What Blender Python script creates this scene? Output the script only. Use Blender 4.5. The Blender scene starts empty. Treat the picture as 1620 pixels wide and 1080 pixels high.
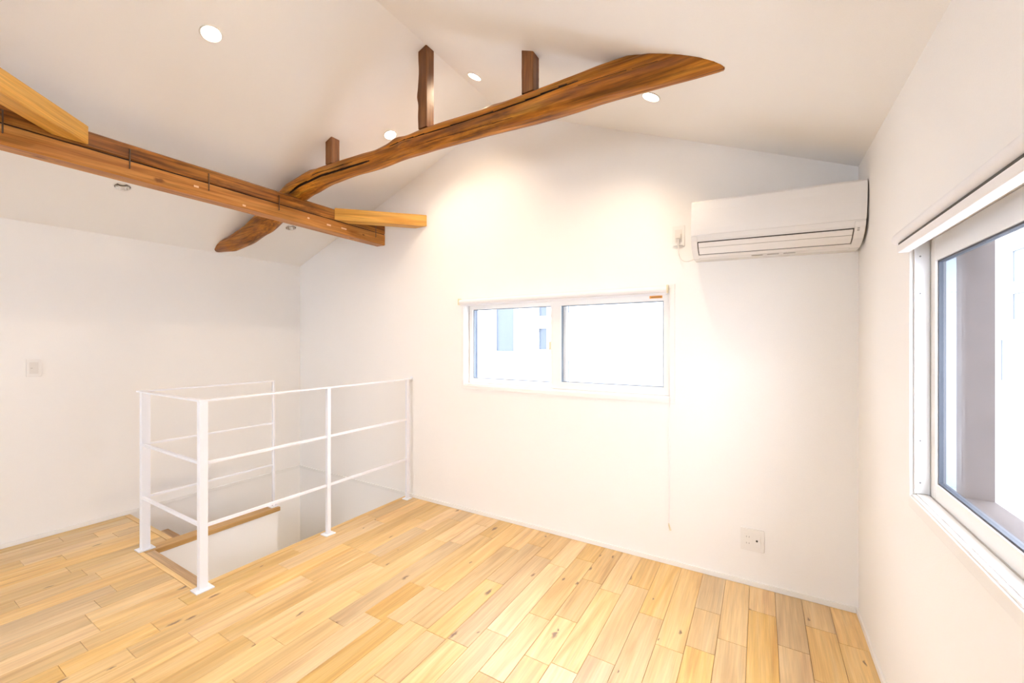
import bpy, bmesh, math, random
from mathutils import Vector, Matrix, noise
random.seed(7)
scene = bpy.context.scene
COL = scene.collection

# ------------------------------------------------------------------ camera, sky, exposure
YAW = math.atan2(393, 656)
cam_d = bpy.data.cameras.new('camera'); cam = bpy.data.objects.new('camera', cam_d); COL.objects.link(cam)
cam_d.sensor_width = 36.0; cam_d.lens = 656 * 36 / 1620; cam_d.shift_y = 1 / 1620
cam_d.clip_start = 0.02; cam_d.clip_end = 200
cam.location = (0, 0, 1.32); cam.rotation_euler = (math.pi / 2, 0, YAW)
scene.camera = cam

SKY = 13.0
world = bpy.data.worlds.new('sky'); scene.world = world; world.use_nodes = True
bg = world.node_tree.nodes['Background']
bg.inputs['Color'].default_value = (0.885, 0.90, 0.965, 1); bg.inputs['Strength'].default_value = SKY

vs = scene.view_settings
vs.view_transform = 'Standard'; vs.look = 'None'; vs.gamma = 1.0; vs.use_curve_mapping = False
vs.exposure = 0.19
LAMP_W = 23.0
LAMP_COL = (1.0, 0.77, 0.53)

# ------------------------------------------------------------------ helpers
W = {}          # world origin of every object

def reg(o, origin, parent=None):
    COL.objects.link(o)
    origin = Vector(origin)
    if parent is not None:
        o.parent = parent; o.location = origin - W[parent.name]
    else:
        o.location = origin
    W[o.name] = origin
    return o

def tag(o, label, cat=None, group=None, kind=None):
    o['label'] = label
    if cat: o['category'] = cat
    if group: o['group'] = group
    if kind: o['kind'] = kind
    return o

def thing(name, loc, label, cat, group=None, kind=None):
    o = bpy.data.objects.new(name, None); o.empty_display_size = 0.05
    reg(o, loc); return tag(o, label, cat, group, kind)

class MB:
    """collects shapes in world coordinates, builds ONE mesh object"""
    def __init__(s): s.v = []; s.f = []; s.sm = []
    def add(s, vs, fs, smooth=False):
        n = len(s.v); s.v += [Vector(p) for p in vs]
        for f in fs: s.f.append([i + n for i in f]); s.sm.append(smooth)
        return s
    def box(s, a, b):
        x0, y0, z0 = [min(a[i], b[i]) for i in range(3)]; x1, y1, z1 = [max(a[i], b[i]) for i in range(3)]
        return s.add([(x0,y0,z0),(x1,y0,z0),(x1,y1,z0),(x0,y1,z0),(x0,y0,z1),(x1,y0,z1),(x1,y1,z1),(x0,y1,z1)],
                     [(0,3,2,1),(4,5,6,7),(0,1,5,4),(1,2,6,5),(2,3,7,6),(3,0,4,7)])
    def cbox(s, a, b, c):
        """box with chamfered edges (chamfer c) on all twelve edges"""
        lo = [min(a[i], b[i]) for i in range(3)]; hi = [max(a[i], b[i]) for i in range(3)]
        bm = bmesh.new(); bmesh.ops.create_cube(bm, size=1)
        for v in bm.verts:
            v.co = Vector([lo[i] if v.co[i] < 0 else hi[i] for i in range(3)])
        bmesh.ops.bevel(bm, geom=bm.edges[:], offset=c, segments=2, profile=0.7, affect='EDGES')
        bm.verts.ensure_lookup_table(); bm.verts.index_update()
        s.add([v.co.copy() for v in bm.verts], [[v.index for v in f.verts] for f in bm.faces]); bm.free(); return s
    def prism(s, poly, axis, t0, t1, smooth=False):
        """2-D polygon extruded along axis; poly holds the two other coordinates in order x,y,z"""
        def P(p, t):
            q = list(p); q.insert(axis, t); return q
        n = len(poly)
        fs = [list(range(n)), list(range(2*n-1, n-1, -1))]
        base = len(s.v)
        s.add([P(p, t0) for p in poly] + [P(p, t1) for p in poly], fs)
        for i in range(n):
            j = (i + 1) % n
            s.f.append([base+i, base+n+i, base+n+j, base+j]); s.sm.append(smooth)
        return s
    def tube(s, pts, r, seg=10, caps=True, smooth=True):
        pts = [Vector(p) for p in pts]; rings = []
        rr = r if isinstance(r, (list, tuple)) else [r]*len(pts)
        up = None
        for i, p in enumerate(pts):
            d = (pts[min(i+1, len(pts)-1)] - pts[max(i-1, 0)]).normalized()
            if up is None:
                up = d.orthogonal().normalized()
            up = (up - d*up.dot(d)).normalized(); w = d.cross(up)
            rings.append([p + (up*math.cos(2*math.pi*k/seg) + w*math.sin(2*math.pi*k/seg))*rr[i] for k in range(seg)])
        vs = [q for rg in rings for q in rg]; fs = []
        for i in range(len(rings)-1):
            for k in range(seg):
                k2 = (k+1) % seg
                fs.append([i*seg+k, i*seg+k2, (i+1)*seg+k2, (i+1)*seg+k])
        s.add(vs, fs, smooth)
        if caps:
            s.add(rings[0], [list(range(seg))[::-1]]); s.add(rings[-1], [list(range(seg))])
        return s
    def lathe(s, prof, M, seg=32, smooth=True):
        """prof = [(r, z)] turned about local z, placed by matrix M"""
        vs = []; fs = []
        for r, z in prof:
            for k in range(seg):
                a = 2*math.pi*k/seg; vs.append(M @ Vector((r*math.cos(a), r*math.sin(a), z)))
        for i in range(len(prof)-1):
            for k in range(seg):
                k2 = (k+1) % seg; fs.append([i*seg+k, i*seg+k2, (i+1)*seg+k2, (i+1)*seg+k])
        return s.add(vs, fs, smooth)
    def build(s, name, mat, parent=None, origin=None):
        if origin is None:
            lo = [min(v[i] for v in s.v) for i in range(3)]; hi = [max(v[i] for v in s.v) for i in range(3)]
            origin = Vector(((lo[0]+hi[0])/2, (lo[1]+hi[1])/2, lo[2]))
        origin = Vector(origin)
        me = bpy.data.meshes.new(name)
        me.from_pydata([v - origin for v in s.v], [], s.f); me.validate()
        bm = bmesh.new(); bm.from_mesh(me); bmesh.ops.recalc_face_normals(bm, faces=bm.faces); bm.to_mesh(me); bm.free()
        if len(me.polygons) == len(s.sm):
            me.polygons.foreach_set('use_smooth', s.sm)
        me.materials.append(mat)
        return reg(bpy.data.objects.new(name, me), origin, parent)

# ------------------------------------------------------------------ materials
def new_mat(name):
    m = bpy.data.materials.new(name); m.use_nodes = True
    return m, m.node_tree, m.node_tree.nodes['Principled BSDF']

def plain(name, col, rough=0.5, metal=0.0, bump=0.0, bscale=300.0, var=0.02, spec=0.5):
    m, t, b = new_mat(name)
    tc = t.nodes.new('ShaderNodeTexCoord'); nz = t.nodes.new('ShaderNodeTexNoise')
    nz.inputs['Scale'].default_value = bscale; nz.inputs['Detail'].default_value = 3
    t.links.new(tc.outputs['Object'], nz.inputs['Vector'])
    mx = t.nodes.new('ShaderNodeMix'); mx.data_type = 'RGBA'
    mx.inputs['A'].default_value = (*[max(0, c*(1-var)) for c in col], 1)
    mx.inputs['B'].default_value = (*[min(1, c*(1+var)) for c in col], 1)
    t.links.new(nz.outputs['Fac'], mx.inputs['Factor']); t.links.new(mx.outputs['Result'], b.inputs['Base Color'])
    b.inputs['Roughness'].default_value = rough; b.inputs['Metallic'].default_value = metal
    b.inputs['Specular IOR Level'].default_value = spec
    if bump:
        bp = t.nodes.new('ShaderNodeBump'); bp.inputs['Strength'].default_value = bump; bp.inputs['Distance'].default_value = 0.002
        t.links.new(nz.outputs['Fac'], bp.inputs['Height']); t.links.new(bp.outputs['Normal'], b.inputs['Normal'])
    return m

def wood(name, dark, mid, light, axis=1, rough=0.4, streak=0.6, var=0.0, knots=0.0, satvar=0.0, scale=1.0, knot_col=(0.05, 0.025, 0.01), spec=0.5, bump=0.15, blotch=0.0, mids=0.3, coat=0.0):
    m, t, b = new_mat(name); N = t.nodes.new; L = t.links.new
    tc = N('ShaderNodeTexCoord'); oi = N('ShaderNodeObjectInfo')
    ofs = N('ShaderNodeVectorMath'); ofs.operation = 'SCALE'; ofs.inputs[0].default_value = (31.7, 17.3, 53.1)
    L(oi.outputs['Random'], ofs.inputs['Scale'])
    add = N('ShaderNodeVectorMath'); add.operation = 'ADD'; L(tc.outputs['Object'], add.inputs[0]); L(ofs.outputs[0], add.inputs[1])
    def mapped(sa, sc):
        mp = N('ShaderNodeMapping'); s = [sc*scale]*3; s[axis] = sa*scale
        mp.inputs['Scale'].default_value = s; L(add.outputs[0], mp.inputs['Vector']); return mp.outputs[0]
    g1 = N('ShaderNodeTexNoise'); g1.inputs['Scale'].default_value = 1; g1.inputs['Detail'].default_value = 5; g1.inputs['Distortion'].default_value = 1.2
    L(mapped(1.3, 16), g1.inputs['Vector'])
    g2 = N('ShaderNodeTexNoise'); g2.inputs['Scale'].default_value = 1; g2.inputs['Detail'].default_value = 4
    L(mapped(5, 190), g2.inputs['Vector'])
    r1 = N('ShaderNodeValToRGB'); e = r1.color_ramp.elements
    e[0].position = 0.30; e[0].color = (*dark, 1); e[1].position = 0.72; e[1].color = (*light, 1)
    mm = e.new(0.5); mm.color = (*mid, 1)
    L(g1.outputs['Fac'], r1.inputs['Fac'])
    r2 = N('ShaderNodeMapRange'); r2.inputs['From Min'].default_value = 0.3; r2.inputs['From Max'].default_value = 0.7
    r2.inputs['To Min'].default_value = 1 - 0.28*streak; r2.inputs['To Max'].default_value = 1 + 0.10*streak
    L(g2.outputs['Fac'], r2.inputs['Value'])
    g3 = N('ShaderNodeTexNoise'); g3.inputs['Scale'].default_value = 1; g3.inputs['Detail'].default_value = 6; g3.inputs['Roughness'].default_value = 0.65; g3.inputs['Distortion'].default_value = 0.6
    L(mapped(2.0, 52), g3.inputs['Vector'])
    r3 = N('ShaderNodeMapRange'); r3.inputs['From Min'].default_value = 0.36; r3.inputs['From Max'].default_value = 0.64
    r3.inputs['To Min'].default_value = 1 - 0.6*mids; r3.inputs['To Max'].default_value = 1 + 0.12*mids
    L(g3.outputs['Fac'], r3.inputs['Value'])
    rm = N('ShaderNodeMath'); rm.operation = 'MULTIPLY'; L(r2.outputs[0], rm.inputs[0]); L(r3.outputs[0], rm.inputs[1]); r2 = rm
    hs = N('ShaderNodeHueSaturation'); L(r1.outputs['Color'], hs.inputs['Color']); 
    if var:
        vr = N('ShaderNodeMapRange'); vr.inputs['To Min'].default_value = 1 - var; vr.inputs['To Max'].default_value = 1 + var*0.55
        L(oi.outputs['Random'], vr.inputs['Value'])
        mul = N('ShaderNodeMath'); mul.operation = 'MULTIPLY'; L(vr.outputs[0], mul.inputs[0]); L(r2.outputs[0], mul.inputs[1])
        L(mul.outputs[0], hs.inputs['Value'])
        sm = N('ShaderNodeMath'); sm.operation = 'MULTIPLY'; sm.inputs[1].default_value = 7.13; L(oi.outputs['Random'], sm.inputs[0])
        sf = N('ShaderNodeMath'); sf.operation = 'FRACT'; L(sm.outputs[0], sf.inputs[0])
        sr = N('ShaderNodeMapRange'); sr.inputs['To Min'].default_value = 1 - satvar; sr.inputs['To Max'].default_value = 1 + satvar
        L(sf.outputs[0], sr.inputs['Value']); L(sr.outputs[0], hs.inputs['Saturation'])
    else:
        L(r2.outputs[0], hs.inputs['Value'])
    out = hs.outputs['Color']
    if blotch:
        bn = N('ShaderNodeTexNoise'); bn.inputs['Scale'].default_value = 1; bn.inputs['Detail'].default_value = 6; bn.inputs['Roughness'].default_value = 0.65
        L(mapped(3.2, 11), bn.inputs['Vector'])
        br = N('ShaderNodeMapRange'); br.inputs['From Min'].default_value = 0.52; br.inputs['From Max'].default_value = 0.72
        br.inputs['To Max'].default_value = blotch
        L(bn.outputs['Fac'], br.inputs['Value'])
        bx = N('ShaderNodeMix'); bx.data_type = 'RGBA'; bx.inputs['B'].default_value = (*[c*0.35 for c in dark], 1)
        L(br.outputs[0], bx.inputs['Factor']); L(out, bx.inputs['A']); out = bx.outputs['Result']
    if knots:
        dn = N('ShaderNodeTexNoise'); dn.inputs['Scale'].default_value = 30; dn.inputs['Detail'].default_value = 3; L(add.outputs[0], dn.inputs['Vector'])
        dm = N('ShaderNodeVectorMath'); dm.operation = 'SCALE'; dm.inputs['Scale'].default_value = 0.02; L(dn.outputs['Color'], dm.inputs[0])
        da = N('ShaderNodeVectorMath'); da.operation = 'ADD'; L(add.outputs[0], da.inputs[0]); L(dm.outputs[0], da.inputs[1])
        sp = N('ShaderNodeSeparateXYZ'); L(da.outputs[0], sp.inputs[0])
        ac_ = N('ShaderNodeMath'); ac_.operation = 'ADD'; o2 = [k for k in range(3) if k != axis]
        L(sp.outputs[o2[0]], ac_.inputs[0]); L(sp.outputs[o2[1]], ac_.inputs[1])
        cb = N('ShaderNodeCombineXYZ'); L(ac_.outputs[0], cb.inputs[0]); L(sp.outputs[axis], cb.inputs[1])
        mp = N('ShaderNodeMapping'); mp.inputs['Scale'].default_value = (13.0, 4.6, 1.0); L(cb.outputs[0], mp.inputs['Vector'])
        vo = N('ShaderNodeTexVoronoi'); vo.voronoi_dimensions = '2D'; vo.inputs['Scale'].default_value = 1; L(mp.outputs[0], vo.inputs['Vector'])
        sx = N('ShaderNodeSeparateColor'); L(vo.outputs['Color'], sx.inputs[0])
        has = N('ShaderNodeMath'); has.operation = 'GREATER_THAN'; has.inputs[1].default_value = 1 - knots; L(sx.outputs[0], has.inputs[0])
        rad = N('ShaderNodeMapRange'); rad.inputs['To Min'].default_value = 0.03; rad.inputs['To Max'].default_value = 0.12; L(sx.outputs[1], rad.inputs['Value'])
        q = N('ShaderNodeMath'); q.operation = 'DIVIDE'; L(vo.outputs['Distance'], q.inputs[0]); L(rad.outputs[0], q.inputs[1])
        kr = N('ShaderNodeMapRange'); kr.inputs['From Min'].default_value = 0.45; kr.inputs['From Max'].default_value = 1.7
        kr.inputs['To Min'].default_value = 0.92; kr.inputs['To Max'].default_value = 0.0; kr.interpolation_type = 'SMOOTHSTEP'
        L(q.outputs[0], kr.inputs['Value'])
        km = N('ShaderNodeMath'); km.operation = 'MULTIPLY'; L(kr.outputs[0], km.inputs[0]); L(has.outputs[0], km.inputs[1])
        kx = N('ShaderNodeMix'); kx.data_type = 'RGBA'; kx.inputs['B'].default_value = (*knot_col, 1)
        L(km.outputs[0], kx.inputs['Factor']); L(out, kx.inputs['A']); out = kx.outputs['Result']
    L(out, b.inputs['Base Color']); b.inputs['Roughness'].default_value = rough
    b.inputs['Specular IOR Level'].default_value = spec
    b.inputs['Coat Weight'].default_value = coat; b.inputs['Coat Roughness'].default_value = 0.32
    bp = N('ShaderNodeBump'); bp.inputs['Strength'].default_value = bump; bp.inputs['Distance'].default_value = 0.001
    L(g2.outputs['Fac'], bp.inputs['Height']); L(bp.outputs['Normal'], b.inputs['Normal'])
    return m

def emit(name, col, st):
    m, t, b = new_mat(name)
    b.inputs['Base Color'].default_value = (1, 1, 1, 1)
    b.inputs['Emission Color'].default_value = (*col, 1); b.inputs['Emission Strength'].default_value = st
    return m

def glass(name, tint=(1, 1, 1)):
    m = bpy.data.materials.new(name); m.use_nodes = True; t = m.node_tree
    for n in list(t.nodes): t.nodes.remove(n)
    o = t.nodes.new('ShaderNodeOutputMaterial'); mx = t.nodes.new('ShaderNodeMixShader')
    lw = t.nodes.new('ShaderNodeLayerWeight'); lw.inputs['Blend'].default_value = 0.5
    pw = t.nodes.new('ShaderNodeMath'); pw.operation = 'POWER'; pw.inputs[1].default_value = 5.0; t.links.new(lw.outputs['Facing'], pw.inputs[0])
    fr = t.nodes.new('ShaderNodeMath'); fr.operation = 'MULTIPLY_ADD'; fr.inputs[1].default_value = 0.45; fr.inputs[2].default_value = 0.03
    t.links.new(pw.outputs[0], fr.inputs[0])
    tr = t.nodes.new('ShaderNodeBsdfTransparent'); tr.inputs['Color'].default_value = (*tint, 1)
    gl = t.nodes.new('ShaderNodeBsdfGlossy'); gl.inputs['Roughness'].default_value = 0.0
    t.links.new(fr.outputs[0], mx.inputs[0]); t.links.new(tr.outputs[0], mx.inputs[1]); t.links.new(gl.outputs[0], mx.inputs[2])
    t.links.new(mx.outputs[0], o.inputs['Surface'])
    return m

M_WALL = plain('white_wallpaper', (0.90, 0.895, 0.885), 0.9, bump=0.25, bscale=420)
M_CEIL = plain('white_ceiling_paper', (0.90, 0.895, 0.885), 0.9, bump=0.25, bscale=420)
M_TRIM = plain('white_trim', (0.86, 0.86, 0.85), 0.45)
M_RAIL = plain('white_painted_steel', (0.85, 0.88, 0.95), 0.35)
M_SASH = plain('white_resin_sash', (0.86, 0.855, 0.84), 0.35)
M_ALU = plain('pale_aluminium', (0.20, 0.245, 0.30), 0.4, 0.0)
M_ALU_D = plain('blue_grey_aluminium', (0.05, 0.07, 0.105), 0.4, 0.2)
M_GASKET = plain('dark_gasket', (0.06, 0.07, 0.09), 0.6)
M_SCREW = plain('screw_steel', (0.25, 0.26, 0.28), 0.35, 0.8)
M_SIDING = plain('weathered_board', (0.075, 0.06, 0.058), 0.8, bscale=14, var=0.3)
M_BLIND = plain('white_blind_fabric', (0.84, 0.84, 0.86), 0.7)
M_CREAM = plain('cream_plastic', (0.80, 0.72, 0.52), 0.5)
M_PLAST = plain('white_plastic', (0.84, 0.83, 0.81), 0.35)
M_PLAST2 = plain('offwhite_plastic', (0.76, 0.74, 0.71), 0.4)
M_AC = plain('white_gloss_plastic', (0.82, 0.81, 0.80), 0.16)
M_DARK = plain('dark_slot', (0.05, 0.045, 0.04), 0.6)
M_GREY = plain('grey_plastic', (0.35, 0.34, 0.33), 0.5)
M_IRON = plain('old_iron', (0.12, 0.085, 0.065), 0.5, 0.7)
M_CHROME = plain('chrome_reflector', (0.9, 0.88, 0.85), 0.15, 1.0)
M_LED = emit('lit_led', (1.0, 0.86, 0.66), 40)
M_LEDOFF = plain('unlit_lens', (0.55, 0.52, 0.46), 0.2)
M_GLASS = glass('window_glass', (0.97, 0.985, 1.0))
M_OUTW = plain('pale_render', (0.62, 0.64, 0.68), 0.9, bscale=6, var=0.02)
M_OUTG = plain('far_window_glass', (0.055, 0.072, 0.095), 0.5, bscale=1.2, var=0.15)
M_GROUND = plain('pale_concrete', (0.45, 0.45, 0.45), 0.9, bscale=3)
M_ORANGE = plain('orange_sticker', (0.85, 0.36, 0.05), 0.5)

M_OAK = wood('oak_flooring', (0.65, 0.38, 0.135), (0.79, 0.52, 0.20), (0.85, 0.605, 0.29), 1, rough=0.46, streak=0.5, mids=0.22, spec=0.8, coat=0.6, var=0.19, knots=0.11, satvar=0.14, knot_col=(0.16, 0.07, 0.02))
M_OAKEDGE = wood('oak_edging', (0.74, 0.47, 0.18), (0.83, 0.56, 0.24), (0.88, 0.63, 0.30), 1, rough=0.35, streak=0.5)
M_OAKEDGEX = wood('oak_edging_across', (0.74, 0.47, 0.18), (0.83, 0.56, 0.24), (0.88, 0.63, 0.30), 0, rough=0.35, streak=0.5)
M_OAKTRIM = wood('brown_oak_trim', (0.44, 0.26, 0.12), (0.55, 0.34, 0.17), (0.62, 0.41, 0.22), 0, rough=0.4, streak=0.5)
M_LOG = wood('varnished_log', (0.17, 0.044, 0.005), (0.54, 0.19, 0.016), (0.78, 0.35, 0.045), 0, rough=0.42, streak=1.0, scale=0.8, blotch=0.85, bump=0.5, mids=1.0, spec=0.3)
M_BEAM = wood('orange_old_timber', (0.36, 0.125, 0.022), (0.56, 0.235, 0.052), (0.66, 0.32, 0.085), 1, rough=0.42, streak=0.8, knots=0.16, knot_col=(0.16, 0.055, 0.015), bump=0.3, mids=0.5, spec=0.3)
M_BEAMUP = wood('brown_old_timber', (0.18, 0.052, 0.008), (0.43, 0.155, 0.024), (0.58, 0.25, 0.05), 1, rough=0.4, streak=1.0, blotch=0.85, bump=0.35, mids=0.9, spec=0.3)
M_BRACE = wood('yellow_pine', (0.68, 0.32, 0.05), (0.80, 0.43, 0.085), (0.85, 0.51, 0.13), 0, rough=0.38, streak=0.6, mids=0.4, knots=0.06, knot_col=(0.25, 0.09, 0.02))
M_POST = wood('dark_brown_post', (0.12, 0.038, 0.010), (0.27, 0.10, 0.026), (0.40, 0.17, 0.05), 2, rough=0.45, streak=0.9, mids=0.6)
M_CRACK = plain('dark_crack', (0.03, 0.014, 0.006), 0.9)

# ------------------------------------------------------------------ room constants
XL, XR, YB, YF = -4.16, 0.41, 2.60, -2.40
KL, KR = 0.361, 0.413
def zl(x): return 2.115 + KL*(x + 4.16)
def zr(x): return 2.174 - KR*(x - 0.412)
RX = (2.174 + KR*0.412 - 2.115 - KL*4.16) / (KL + KR); RZ = zl(RX)
def ceil_z(x): return min(zl(x), zr(x))
DOWN = -2.6     # lower floor

# stairwell
LANE_Y = 1.225; CAPX0, CAPX1 = -3.405, -3.305; SH_Y = 1.095; SH_X = -2.62; CAP_END = 1.90

# ------------------------------------------------------------------ floor
fl = MB()
fl.box((SH_X, YF, -0.22), (XR, YB, -0.014))
fl.box((XL, YF, -0.22), (SH_X, SH_Y-0.002, -0.014))
fl.box((XL, SH_Y-0.002, -0.22), (CAPX0, LANE_Y-0.002, -0.014))
floor = tag(fl.build('floor', M_OAKTRIM), 'knotty light oak plank floor around the stair opening', 'floor', kind='structure')

def plank_mesh(w, l, name='plank', n=0):
    c = 0.0011
    me = bpy.data.meshes.new(name); h = 0.014
    x, y = w/2, l/2
    v = [(-x,-y,0),(x,-y,0),(x,y,0),(-x,y,0),(-x,-y,h-c),(x,-y,h-c),(x,y,h-c),(-x,y,h-c),
         (-x+c,-y+c,h),(x-c,-y+c,h),(x-c,y-c,h),(-x+c,y-c,h)]
    f = [(0,3,2,1),(8,9,10,11)]
    for a in range(4):
        b = (a+1) % 4; f += [(a, b, 4+b, 4+a), (4+a, 4+b, 8+b, 8+a)]
    me.from_pydata(v, [], f); me.materials.append(M_OAK); return me

PW = 0.115; GAP = 0.0012
rest = MB(); pm = {}
def put_plank(x0, x1, y0, y1):
    if y1 < 0.12:
        rest.box((x0+GAP/2, y0+GAP/2, -0.014), (x1-GAP/2, y1-GAP/2, 0)); return
    w = round(x1-x0-GAP, 4); l = round(y1-y0-GAP, 4)
    if (w, l) not in pm: pm[(w, l)] = plank_mesh(w, l)
    reg(bpy.data.objects.new('plank', pm[(w, l)]), ((x0+x1)/2, (y0+y1)/2, -0.014), floor)
col = 0; x1 = XR
while x1 > XL + 0.01:
    x0 = max(XL, XR - (col+1)*PW)
    end = YB
    if x1 <= -2.575: end = 1.02
    if x1 <= -3.38: end = 1.19
    y = end; first = True
    while y > YF + 0.001:
        ln = random.choice([0.30, 0.36, 0.42, 0.48, 0.54, 0.60, 0.66, 0.72, 0.84, 0.90])
        if first: ln *= random.choice([0.5, 0.75, 1.0]); first = False
        ln = round(ln, 2)
        ya = max(YF, round(y-ln, 3))
        if ya - YF < 0.15: ya = YF
        put_plank(x0, x1, ya, y); y = ya
    x1 = x0; col += 1
rs = rest.build('plank_field', M_OAK, floor); rs['kind'] = 'stuff'

# oak edging round the stair opening: pieces of the floor
MB().cbox((SH_X, SH_Y+0.002, -0.03), (-2.581, YB-0.001, 0.0005), 0.003).build('edge_board', M_OAKEDGE, floor)
MB().cbox((-3.384, 1.021, -0.013), (-2.581, 1.047, 0.0005), 0.002).build('edge_board', M_OAKEDGEX, floor)
MB().cbox((CAPX1+0.001, 1.048, -0.012), (-2.581, SH_Y, -0.001), 0.003).build('edge_board', M_OAKTRIM, floor)
MB().cbox((XL+0.001, 1.192, -0.03), (CAPX0-0.001, LANE_Y, 0.0005), 0.003).build('edge_board', M_OAKEDGEX, floor)

# ------------------------------------------------------------------ walls
T = 0.15
WX0, WX1, WZ0, WZ1 = -2.000, -0.455, 0.985, 1.640            # back window opening
def gable(x0, x1, z0, y0, y1, mb):
    xs = [x0] + ([RX] if x0 < RX < x1 else []) + [x1]
    mb.prism([(x0, z0), (x1, z0)] + [(x, ceil_z(x)) for x in reversed(xs)], 1, y0, y1)
wb = MB()
gable(XL, WX0, DOWN, YB, YB+T, wb); gable(WX1, XR, DOWN, YB, YB+T, wb)
wb.box((WX0, YB, DOWN), (WX1, YB+T, WZ0)); gable(WX0, WX1, WZ1, YB, YB+T, wb)
tag(wb.build('wall_back', M_WALL), 'white papered gable wall with the wide low window', 'wall', kind='structure')
wf = MB(); FWX0, FWX1, FWZ0, FWZ1 = -3.4, -1.4, 0.85, 2.0  # opening for the added fill window
gable(XL, FWX0, DOWN, YF-T, YF, wf); gable(FWX1, XR, DOWN, YF-T, YF, wf)
wf.box((FWX0, YF-T, DOWN), (FWX1, YF, FWZ0)); gable(FWX0, FWX1, FWZ1, YF-T, YF, wf)
tag(wf.build('wall_front', M_WALL), 'white papered gable wall behind the viewer', 'wall', kind='structure')
wl = MB().prism([(XL-T, DOWN), (XL, DOWN), (XL, zl(XL)), (XL-T, zl(XL-T))], 1, YF-T, YB+T)
tag(wl.build('wall_left', M_WALL), 'plain white papered side wall beyond the stair opening', 'wall', kind='structure')
RY0, RY1, RZ0, RZ1 = 0.07, 1.757, 0.840, 1.660                # right window opening
RT = 0.16
wr = MB()
def rw(y0, y1, z0, z1=None):
    if z1 is None: wr.prism([(XR, z0), (XR+RT, z0), (XR+RT, zr(XR+RT)), (XR, zr(XR))], 1, y0, y1)
    else: wr.box((XR, y0, z0), (XR+RT, y1, z1))
rw(YF-T, RY0, DOWN); rw(RY1, YB+T, DOWN); rw(RY0, RY1, DOWN, RZ0); rw(RY0, RY1, RZ1)
tag(wr.build('wall_right', M_WALL), 'white papered side wall with the large window at the right edge', 'wall', kind='structure')

# ------------------------------------------------------------------ ceiling with recesses for the downlights
LIGHTS = [  # x, y, lit, label
    (-2.262, 0.965, True, 'large bright lit downlight alone at the upper left of the ceiling'),
    (-2.266, 2.092, True, 'lit downlight on the left slope touching the log between its posts'),
    (-1.528, 2.098, True, 'small lit downlight just right of the ceiling ridge between two posts'),
    (-0.465, 2.118, True, 'lit downlight on the right slope just under the thick end of the log'),
    (-3.560, 1.012, False, 'unlit chrome downlight below the double beam on the left'),
    (-3.560, 2.139, False, 'unlit chrome downlight between the tip of the log and the double beam'),
    (-1.528, 0.970, True, 'lit downlight on the right slope above the viewer, near the ridge'),
    (-0.465, 0.970, True, 'lit downlight on the right slope above the viewer, near the right wall'),
]
def frame_at(x, y):
    n = Vector((KL, 0, -1)) if x < RX else Vector((-KR, 0, -1))
    n.normalize(); up = -n
    yv = Vector((0, 1, 0)); xv = yv.cross(up)
    Mx = Matrix((xv, yv, up)).transposed().to_4x4(); Mx.translation = Vector((x, y, ceil_z(x)))
    return Mx
ce = MB()
xe0, xe1 = XL-T, XR+RT+0.02
ce.prism([(xe0, zl(xe0)), (RX, RZ), (xe1, zr(xe1)), (xe1, zr(xe1)+0.16), (RX, RZ+0.16), (xe0, zl(xe0)+0.16)], 1, YF-T, YB+T)
ceiling = tag(ce.build('ceiling', M_CEIL), 'white vaulted ceiling of two slopes meeting at a ridge', 'ceiling', kind='structure')
cut = MB()
for x, y, lit, lab in LIGHTS:
    Mx = frame_at(x, y); n = 24
    pts = [Vector((0.041*math.cos(2*math.pi*k/n), 0.041*math.sin(2*math.pi*k/n), 0)) for k in range(n)]
    vs_ = [Mx @ (p + Vector((0, 0, -0.02))) for p in pts] + [Mx @ (p + Vector((0, 0, 0.075))) for p in pts]
    cut.add(vs_, [list(range(n)), list(range(2*n-1, n-1, -1))] + [[k, (k+1) % n, n+(k+1) % n, n+k] for k in range(n)])
cutter = cut.build('cutter', M_CEIL)
md = ceiling.modifiers.new('holes', 'BOOLEAN'); md.operation = 'DIFFERENCE'; md.object = cutter; md.solver = 'EXACT'
bpy.context.view_layer.update()
dg = bpy.context.evaluated_depsgraph_get()
nm = bpy.data.meshes.new_from_object(ceiling.evaluated_get(dg))
ceiling.modifiers.clear(); ceiling.data = nm
bpy.data.objects.remove(cutter, do_unlink=True)

# ------------------------------------------------------------------ stairwell
ws = MB()
ws.box((SH_X, SH_Y, DOWN), (SH_X+0.10, YB, -0.221))
ws.box((XL, SH_Y-0.10, DOWN), (SH_X+0.10, SH_Y, -0.221))
tag(ws.build('wall_stairwell', M_WALL), 'white walls of the stair shaft below the floor edge', 'wall', kind='structure')
wd = MB().box((CAPX0+0.012, SH_Y+0.001, DOWN), (CAPX1-0.008, CAP_END-0.02, -0.032))
wdo = tag(wd.build('wall_divider', M_WALL), 'white half wall under the oak cap inside the stair opening', 'wall', kind='structure')
MB().cbox((CAPX0, 1.049, -0.031), (CAPX1, CAP_END, 0.0), 0.004).build('oak_cap', wood('oak_cap_wood', (0.50, 0.27, 0.09), (0.60, 0.36, 0.13), (0.68, 0.43, 0.18), 1, rough=0.35, streak=0.5), wdo)
st = thing('staircase', (-3.78, 1.9, DOWN), 'oak stair treads going down beside the left wall', 'staircase', kind='structure')
for k in range(4):
    z = -0.2*(k+1); y0 = LANE_Y - 0.03 + 0.225*k if k else LANE_Y + 0.001
    MB().cbox((XL+0.014, LANE_Y+0.001+0.225*k, z-0.03), (CAPX0-0.001 if k < 3 else -3.42, LANE_Y+0.225*(k+1)+0.01, z), 0.003).build('tread', M_OAKTRIM, st)
    MB().box((XL+0.014, LANE_Y+0.225*(k+1)-0.005, z-0.2), (CAPX0-0.001, LANE_Y+0.225*(k+1)+0.0005, z-0.0305)).build('riser', M_TRIM, st)
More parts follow.
